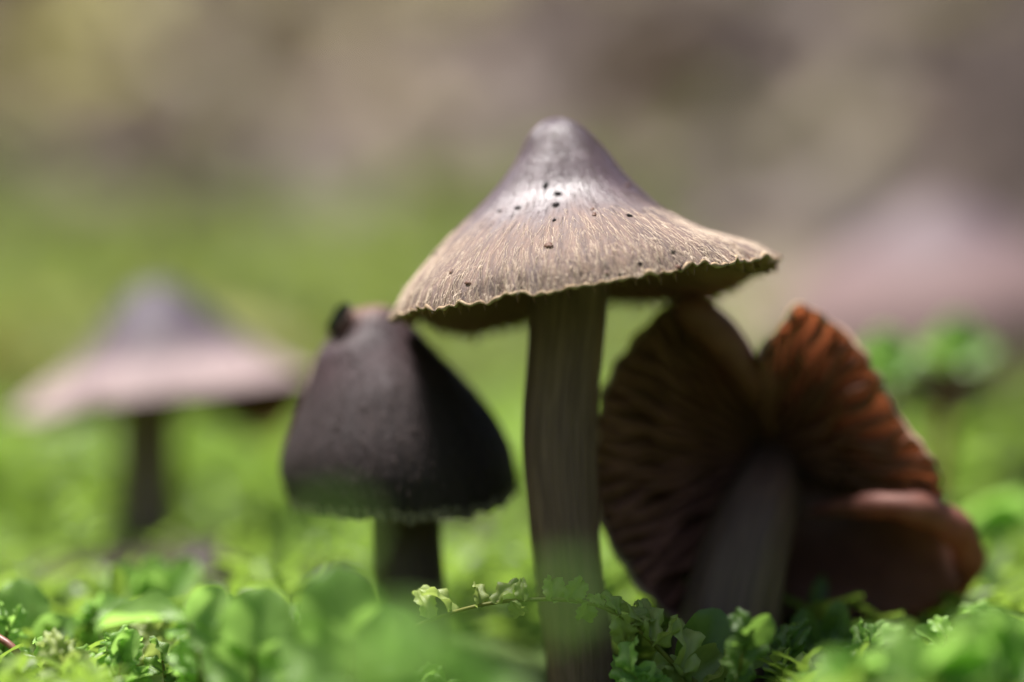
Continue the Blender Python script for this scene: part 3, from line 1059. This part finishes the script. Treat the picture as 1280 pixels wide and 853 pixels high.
sprig('long pale sunlit moss leaf lying nearly level above the tufts',
      [(262, 930, -1.1), (255, 850, -1.1), (235, 778, -1.1)], .026,
      [(232, 772, -1.1, 172, 138, 'round', 35, -5, .5), (240, 780, -1.1, 50, 70, 'round', 20, 10), (238, 785, -1.1, -20, 80, 'round', 10, 15, .8)])
sprig('big rounded translucent green leaf shoot between the pale leaf and the small mushroom',
      [(318, 960, -1.3), (318, 880, -1.3), (316, 815, -1.3)], .03,
      [(314, 822, -1.3, 78, 105, 'round', 5, 10, 1.15), (318, 845, -1.3, 20, 90, 'round', 25, 15), (316, 850, -1.3, 150, 80, 'round', -20, 15), (322, 870, -1.4, -5, 95, 'round', 20, 10), (345, 830, -1.2, 30, 80, 'round', 60, 0, .6)])
sprig('widest rounded green leaf shoot overlapping the small mushroom stem',
      [(440, 990, -1.9), (438, 890, -1.9), (434, 800, -1.9)], .03,
      [(430, 815, -1.9, 95, 125, 'round', 0, 10, 1.25), (440, 830, -1.9, 40, 115, 'round', 20, 10, 1.1), (432, 835, -1.9, 150, 105, 'round', -15, 15, 1.1), (436, 860, -1.9, 10, 110, 'round', 15, 15), (440, 880, -2.0, 170, 105, 'round', 15, 15)])
sprig('brownish moss bud on a thin red stalk in front of the small mushroom stem',
      [(345, 905, -.8), (385, 835, -.8), (425, 800, -.8)], .016,
      [(425, 805, -.8, 40, 42, 'round', 10, 10), (428, 808, -.8, -10, 46, 'round', 20, 15), (430, 800, -.8, 90, 30, 'round', 10, 5)], 'leaf_dark', stem_mat='rstem')
# soft green shoots close to the lens
NEAR = [(475, 745, -5.8, 100), (545, 775, -6.6, 90), (590, 800, -4.8, 90), (700, 690, -8.0, 60), (400, 850, -4.6, 110), (410, 625, -8.5, 55)]
for i, (u, v, y, ln) in enumerate(NEAR):
    rr = np.random.default_rng(300 + i)
    lv = []
    for j in range(5):
        lv.append((u + rr.uniform(-10, 10), v + 60 + rr.uniform(-5, 45), y + rr.uniform(-.1, .1), rr.uniform(35, 145), ln * rr.uniform(.7, 1), 'round', rr.uniform(-30, 30), rr.uniform(-10, 25), 1.0))
    gy = gz(P(u, v, y)[0], y)
    kk = (y - CAM[1]) / 23.5 / PX
    vb = 426.5 + (CAM[2] - gy + .1) / kk
    sprig('completely soft-focus round-leaved green shoot veiling the two mushroom stems', [(u, vb, y), (u + 4, (vb + v + 80) / 2, y), (u, v + 60, y)], .03, lv, 'leaf', 'moss', 'soft green shoots veiling the stems')
# right
sprig('feathery moss sprig under the tilted mushroom stem',
      [(940, 920, 1.0), (970, 850, 1.0), (1010, 812, 1.0), (1050, 800, 1.0)], .022,
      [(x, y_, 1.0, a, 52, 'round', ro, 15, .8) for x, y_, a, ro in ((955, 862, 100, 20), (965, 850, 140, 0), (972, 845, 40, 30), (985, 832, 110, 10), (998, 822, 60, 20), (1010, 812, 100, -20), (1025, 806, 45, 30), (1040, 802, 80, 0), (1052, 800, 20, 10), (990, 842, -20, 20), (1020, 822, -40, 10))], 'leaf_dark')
sprig('bright arched grass-like moss blade behind the turned-over lobe',
      [(1165, 800, 5.0), (1175, 720, 5.0), (1200, 665, 5.0), (1240, 640, 5.0)], .03,
      [(1195, 668, 5.0, 25, 110, 'round', 40, 10, .55), (1215, 652, 5.0, 8, 100, 'round', 30, 15, .5), (1190, 690, 5.0, 120, 60, 'round', 20, 10), (1180, 720, 5.0, 150, 60, 'round', 20, 10)])
sprig('soft pale green bud-like shoot directly behind the tipped mushroom rim',
      [(1120, 640, 5.4), (1115, 540, 5.4), (1106, 465, 5.4)], .03,
      [(1106, 470, 5.4, 90, 62, 'round', 0, 15, 1.1), (1106, 470, 5.4, 130, 52, 'round', 10, 10, 1.1), (1106, 472, 5.4, 45, 50, 'round', -10, 10, 1.1)])
sprig('soft green shoot on a tall yellow-brown stalk below the far rosy cap',
      [(1165, 690, 6.6), (1178, 560, 6.6), (1195, 445, 6.6)], .10,
      [(1195, 452, 6.6, 90, 60, 'round', 0, 15, 1.2), (1195, 452, 6.6, 150, 55, 'round', 10, 10, 1.1), (1195, 452, 6.6, 30, 55, 'round', -10, 10, 1.1)], stem_mat='rstem')
RIGHT = [(1090, 815, -2.2, 120), (1160, 805, -2.6, 130), (1235, 795, -2.4, 130), (1275, 770, -1.6, 120), (1130, 840, -1.4, 110), (1200, 835, -1.0, 110), (1050, 840, -.6, 90)]
for i, (u, v, y, ln) in enumerate(RIGHT):
    rr = np.random.default_rng(400 + i)
    lv = [(u + rr.uniform(-12, 12), v + 45 + rr.uniform(-15, 30), y, rr.uniform(10, 170), ln * rr.uniform(.6, .9), 'round', rr.uniform(-50, 50), rr.uniform(-5, 25), .8) for j in range(7)]
    kk = (y - CAM[1]) / 23.5 / PX
    vb = 426.5 + (CAM[2] - gz(P(u, v, y)[0], y) + .1) / kk
    sprig('soft leafy green moss shoot in front of the tipped-over russet mushroom', [(u + 10, vb, y), (u + 4, (vb + v) / 2, y), (u, v + 20, y)], .026, lv, 'leaf', 'moss', 'moss shoots before the tipped mushroom')

# finer fronds along the bottom
FINE = [(12, 775, .6), (70, 800, -.6), (120, 760, 1.3), (150, 800, -.3), (190, 780, .7), (250, 790, -.7), (285, 770, .9), (350, 790, -.4), (385, 775, .8), (440, 800, .4), (935, 790, -.5), (985, 805, .5), (1030, 790, 1.3), (1085, 800, .4), (1130, 790, -.9), (1185, 795, .6), (1240, 780, .9), (1270, 810, -.6), (790, 835, -.2), (520, 850, -.4)]
for i, (u, v, y) in enumerate(FINE):
    rr = np.random.default_rng(700 + i)
    kk = (y - CAM[1]) / 23.5 / PX
    vb = 426.5 + (CAM[2] - gz(P(u, v, y)[0], y) + .1) / kk
    du = rr.uniform(-50, 50)
    pp = smooth_path([(u + du, vb, y), (u + du * .55, (vb + v) / 2 + 10, y), (u, v, y + rr.uniform(-.2, .2))], 12)
    lv = []
    for j in range(13):
        f = .25 + .75 * (j + .5) / 13
        q = pp[min(int(f * 11), 10)] * (1 - (f * 11) % 1) + pp[min(int(f * 11) + 1, 11)] * ((f * 11) % 1)
        sd = 1 if j % 2 else -1
        lv.append((q[0], q[1], q[2], 90 - sd * rr.uniform(15, 80), rr.uniform(30, 52), 'crinkled' if rr.uniform() < .7 else 'round', rr.uniform(-50, 60), rr.uniform(-10, 30), rr.uniform(.7, 1.1)))
    tint = 'pale' if i % 3 == 1 and u < 400 else 'fresh green'
    spot, grp = (('by the reddish stalk', 'fronds by the reddish stalk') if u < 150 else ('under the broad soft leaves', 'fronds under the broad leaves') if u < 500 else
                 ('at the foot of the two upright mushrooms', 'fronds at the mushroom feet') if u < 850 else ('before the tipped russet mushroom', 'fronds before the tipped mushroom'))
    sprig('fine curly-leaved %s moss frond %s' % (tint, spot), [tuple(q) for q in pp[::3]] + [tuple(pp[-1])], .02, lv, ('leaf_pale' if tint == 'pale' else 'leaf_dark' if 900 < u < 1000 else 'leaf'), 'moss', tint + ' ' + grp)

# reddish stalk lying at the left edge
pth = np.array([P(-40, 770, .3), P(-8, 793, .2), P(18, 812, .1), P(40, 850, .1), P(52, 900, .1)])
rs = thing('plant_stalk', pth[-1], 'thin reddish-brown plant stalk leaning at the left edge over moss', 'stalk')
V, F = tube(smooth_path(pth, 20), .03, 10)
part('stalk_body', V, F, M['rstem'], rs)


# ----- the moss carpet nobody could count
def shoot_proto(seed, nl, h, ls):
    r = np.random.default_rng(seed)
    Vs = []; Fs = []; off = 0
    for j in range(nl):
        f = (j + .5) / nl
        V, F = LV['small', r.integers(4)]
        az = j * 2.4 + r.uniform(-.4, .4)
        el = math.radians(r.uniform(5, 35) + 45 * f)
        d = np.array([math.cos(az) * math.cos(el), math.sin(az) * math.cos(el), math.sin(el)])
        A = frame(d, [-.2 * d[0], -.2 * d[1], 1.0]) * (ls * r.uniform(.75, 1.2))
        Vs.append(V @ A.T + np.array([.06 * math.sin(6 * f + seed), .06 * math.cos(5 * f), h * f]))
        Fs.append(F + off); off += len(V)
    return np.vstack(Vs), np.vstack(Fs)


PROTO_NEAR = [shoot_proto(520 + i, 12, .85, .58) for i in range(6)]
PROTO = [shoot_proto(500 + i, 11, 1.0, .55) for i in range(5)]


def carpet(name, label, pts, hs, mat, seed, tone_lo=0., tone_hi=1., zoff=-.1, protos=None):
    protos = protos or PROTO
    r = np.random.default_rng(seed)
    VV = []; FF = []; TT = []; off = 0
    z = ground(pts[:, 0], pts[:, 1])
    pat = wob(np.c_[pts, 0 * z] * 1.0, .5)
    for i in range(len(pts)):
        V, F = protos[r.integers(len(protos))]
        a = r.uniform(0, 6.28); c, s = math.cos(a), math.sin(a)
        tx, ty = r.normal(0, .25, 2)
        W = V * hs[i]
        W = np.stack([W[:, 0] * c - W[:, 1] * s + W[:, 2] * tx, W[:, 0] * s + W[:, 1] * c + W[:, 2] * ty, W[:, 2]], -1)
        VV.append(W + np.array([pts[i, 0], pts[i, 1], z[i] + zoff * hs[i]]))
        FF.append(F + off); off += len(V)
        TT.append(np.full(len(V), np.clip(tone_lo + (tone_hi - tone_lo) * (.46 + .36 * pat[i] + r.normal(0, .2)), 0, 1)))
    o = link(name, make_mesh(name, np.vstack(VV), np.vstack(FF), mat, colr=np.concatenate(TT)))
    o['label'] = label; o['category'] = 'moss'; o['kind'] = 'stuff'
    return o


def scatter(n, xr, yr, seed, amount=True):
    r = np.random.default_rng(seed)
    x = r.uniform(*xr, n); y = r.uniform(*yr, n)
    if amount:
        ok = r.uniform(0, 1, n) < moss_amount(x, y) ** 1.5
        x, y = x[ok], y[ok]
    # keep inside a widened view wedge so that no leaf is spent far off to the side
    ok = np.abs(x) < 6 + .32 * (y + 23.5)
    return np.stack([x[ok], y[ok]], -1)


r0 = np.random.default_rng(77)
pn = scatter(2600, (-10, 10), (-3.5, 7), 61)
pn = pn[((pn[:, 1] > 1.2) | (np.abs(pn[:, 0] + .5) > 2.6)) & ~((pn[:, 1] < 3.3) & (np.abs(pn[:, 0] + .45) < 1.1))]
# keep the sight line between the lens and the stems free of tall shoots
hn = r0.uniform(.4, .8, len(pn)) * np.where(pn[:, 1] < 1.5, .55, 1.0)
carpet('moss_carpet', 'bright green leafy moss carpet around the mushroom feet', pn, hn, M['moss'], 62, protos=PROTO_NEAR)
pm = scatter(2600, (-18, 18), (6, 20), 63)
hm = r0.uniform(.7, 1.2, len(pm)) * np.where(pm[:, 1] < 11, .6, 1.0)
carpet('moss_bed', 'blurred yellow-green moss bed between the near and far mushrooms', pm, hm, M['moss'], 64, .15, 1)
pf = scatter(3600, (-40, 40), (18, 60), 65)
carpet('moss_bank', 'far blurred green moss slope below the brown litter', pf, r0.uniform(1.0, 1.7, len(pf)), M['moss_far'], 66, .1, .95)


# ----- leaf litter on the slope
def litter(name, label, n, xr, yr, size, seed, mat, cut=.45, tone=None):
    r = np.random.default_rng(seed)
    x = r.uniform(*xr, n); y = r.uniform(*yr, n)
    ok = (r.uniform(0, 1, n) > .75 * sstep(0, 14, x - .05 * y) * sstep(24, 40, y)) & (moss_amount(x, y) < cut) & (np.abs(x) < 8 + .5 * np.abs(y + 23.5))
    x, y = x[ok], y[ok]
    z = ground(x, y)
    VV = []; FF = []; TT = []; off = 0
    pat = wob(np.c_[x, y, 0 * x] + 30, .06)
    gx = (ground(x + .5, y) - ground(x - .5, y)); gy = (ground(x, y + .5) - ground(x, y - .5))
    for i in range(len(x)):
        V, F = LV['round', r.integers(3)]
        az = r.uniform(0, 6.28)
        nrm = np.array([-gx[i], -gy[i], 1.0]) + r.normal(0, .28, 3)
        nrm /= np.linalg.norm(nrm)
        d = np.array([math.cos(az), math.sin(az), r.normal(0, .2)])
        A = frame(d, nrm) * (r.uniform(*size))
        W = (V * [1.0, 1, r.choice([-1.3, 1.0])]) @ A.T
        VV.append(W + [x[i], y[i], z[i] + size[0] * .08])
        FF.append(F + off); off += len(V)
        TT.append(np.full(len(V), tone if tone is not None else np.clip(.56 + .42 * pat[i] + r.normal(0, .22) - .36 * sstep(0, 28, x[i]), 0, .97)))
    o = link(name, make_mesh(name, np.vstack(VV), np.vstack(FF), mat, colr=np.concatenate(TT)))
    o['label'] = label; o['category'] = 'leaf litter'; o['kind'] = 'stuff'


M['litter'] = mat_tone('leaf_litter', [(0, (.035, .025, .023)), (.3, (.085, .058, .046)), (.6, (.155, .112, .092)), (.85, (.23, .175, .145)), (1, (.28, .22, .12))], .6, .4, True, .15)
litter('leaf_litter', 'blurred brown fallen leaves covering the slope behind', 3600, (-110, 110), (22, 190), (2.2, 5.0), 81, M['litter'])
litter('soil_crumbs', 'brown leaf crumbs on bare soil behind the moss', 1500, (-14, 14), (2, 24), (.25, .8), 82, M['litter'], .5, .16)

# pale yellow leaves caught high on the slope
def yellow_patch(u, v, y, n, spread, seed):
    r = np.random.default_rng(seed)
    c = P(u, v, y)
    VV = []; FF = []; off = 0
    for i in range(n):
        x = c[0] + r.normal(0, spread); yy = y + r.normal(0, spread * .9)
        V, F = LV['round', r.integers(3)]
        A = frame([math.cos(i * 2.4), math.sin(i * 2.4), r.normal(0, .2)], [r.normal(0, .3), -.5, 1]) * r.uniform(2.5, 4.5)
        VV.append(V @ A.T + [x, yy, gz(x, yy) + .7]); FF.append(F + off); off += len(V)
    o = link('yellow_leaves', make_mesh('yellow_leaves', np.vstack(VV), np.vstack(FF), M['yellow']))
    o['label'] = 'pale yellow-green fallen leaves scattered over the brown slope'; o['category'] = 'leaf litter'; o['kind'] = 'stuff'
M['yellow'] = mat_flesh('leaf_yellow', (.26, .24, .07), (.40, .36, .12), .6, (.4, .36, .1), .2, 1)
for a in ((160, 15, 96, 44, 4.0, 1), (140, 115, 70, 14, 2.6, 2), (585, 5, 98, 30, 3.0, 3), (1110, 2, 100, 13, 2.4, 4), (910, -4, 102, 8, 2.2, 5), (40, 400, 24, 10, 1.0, 6)):
    yellow_patch(*a)
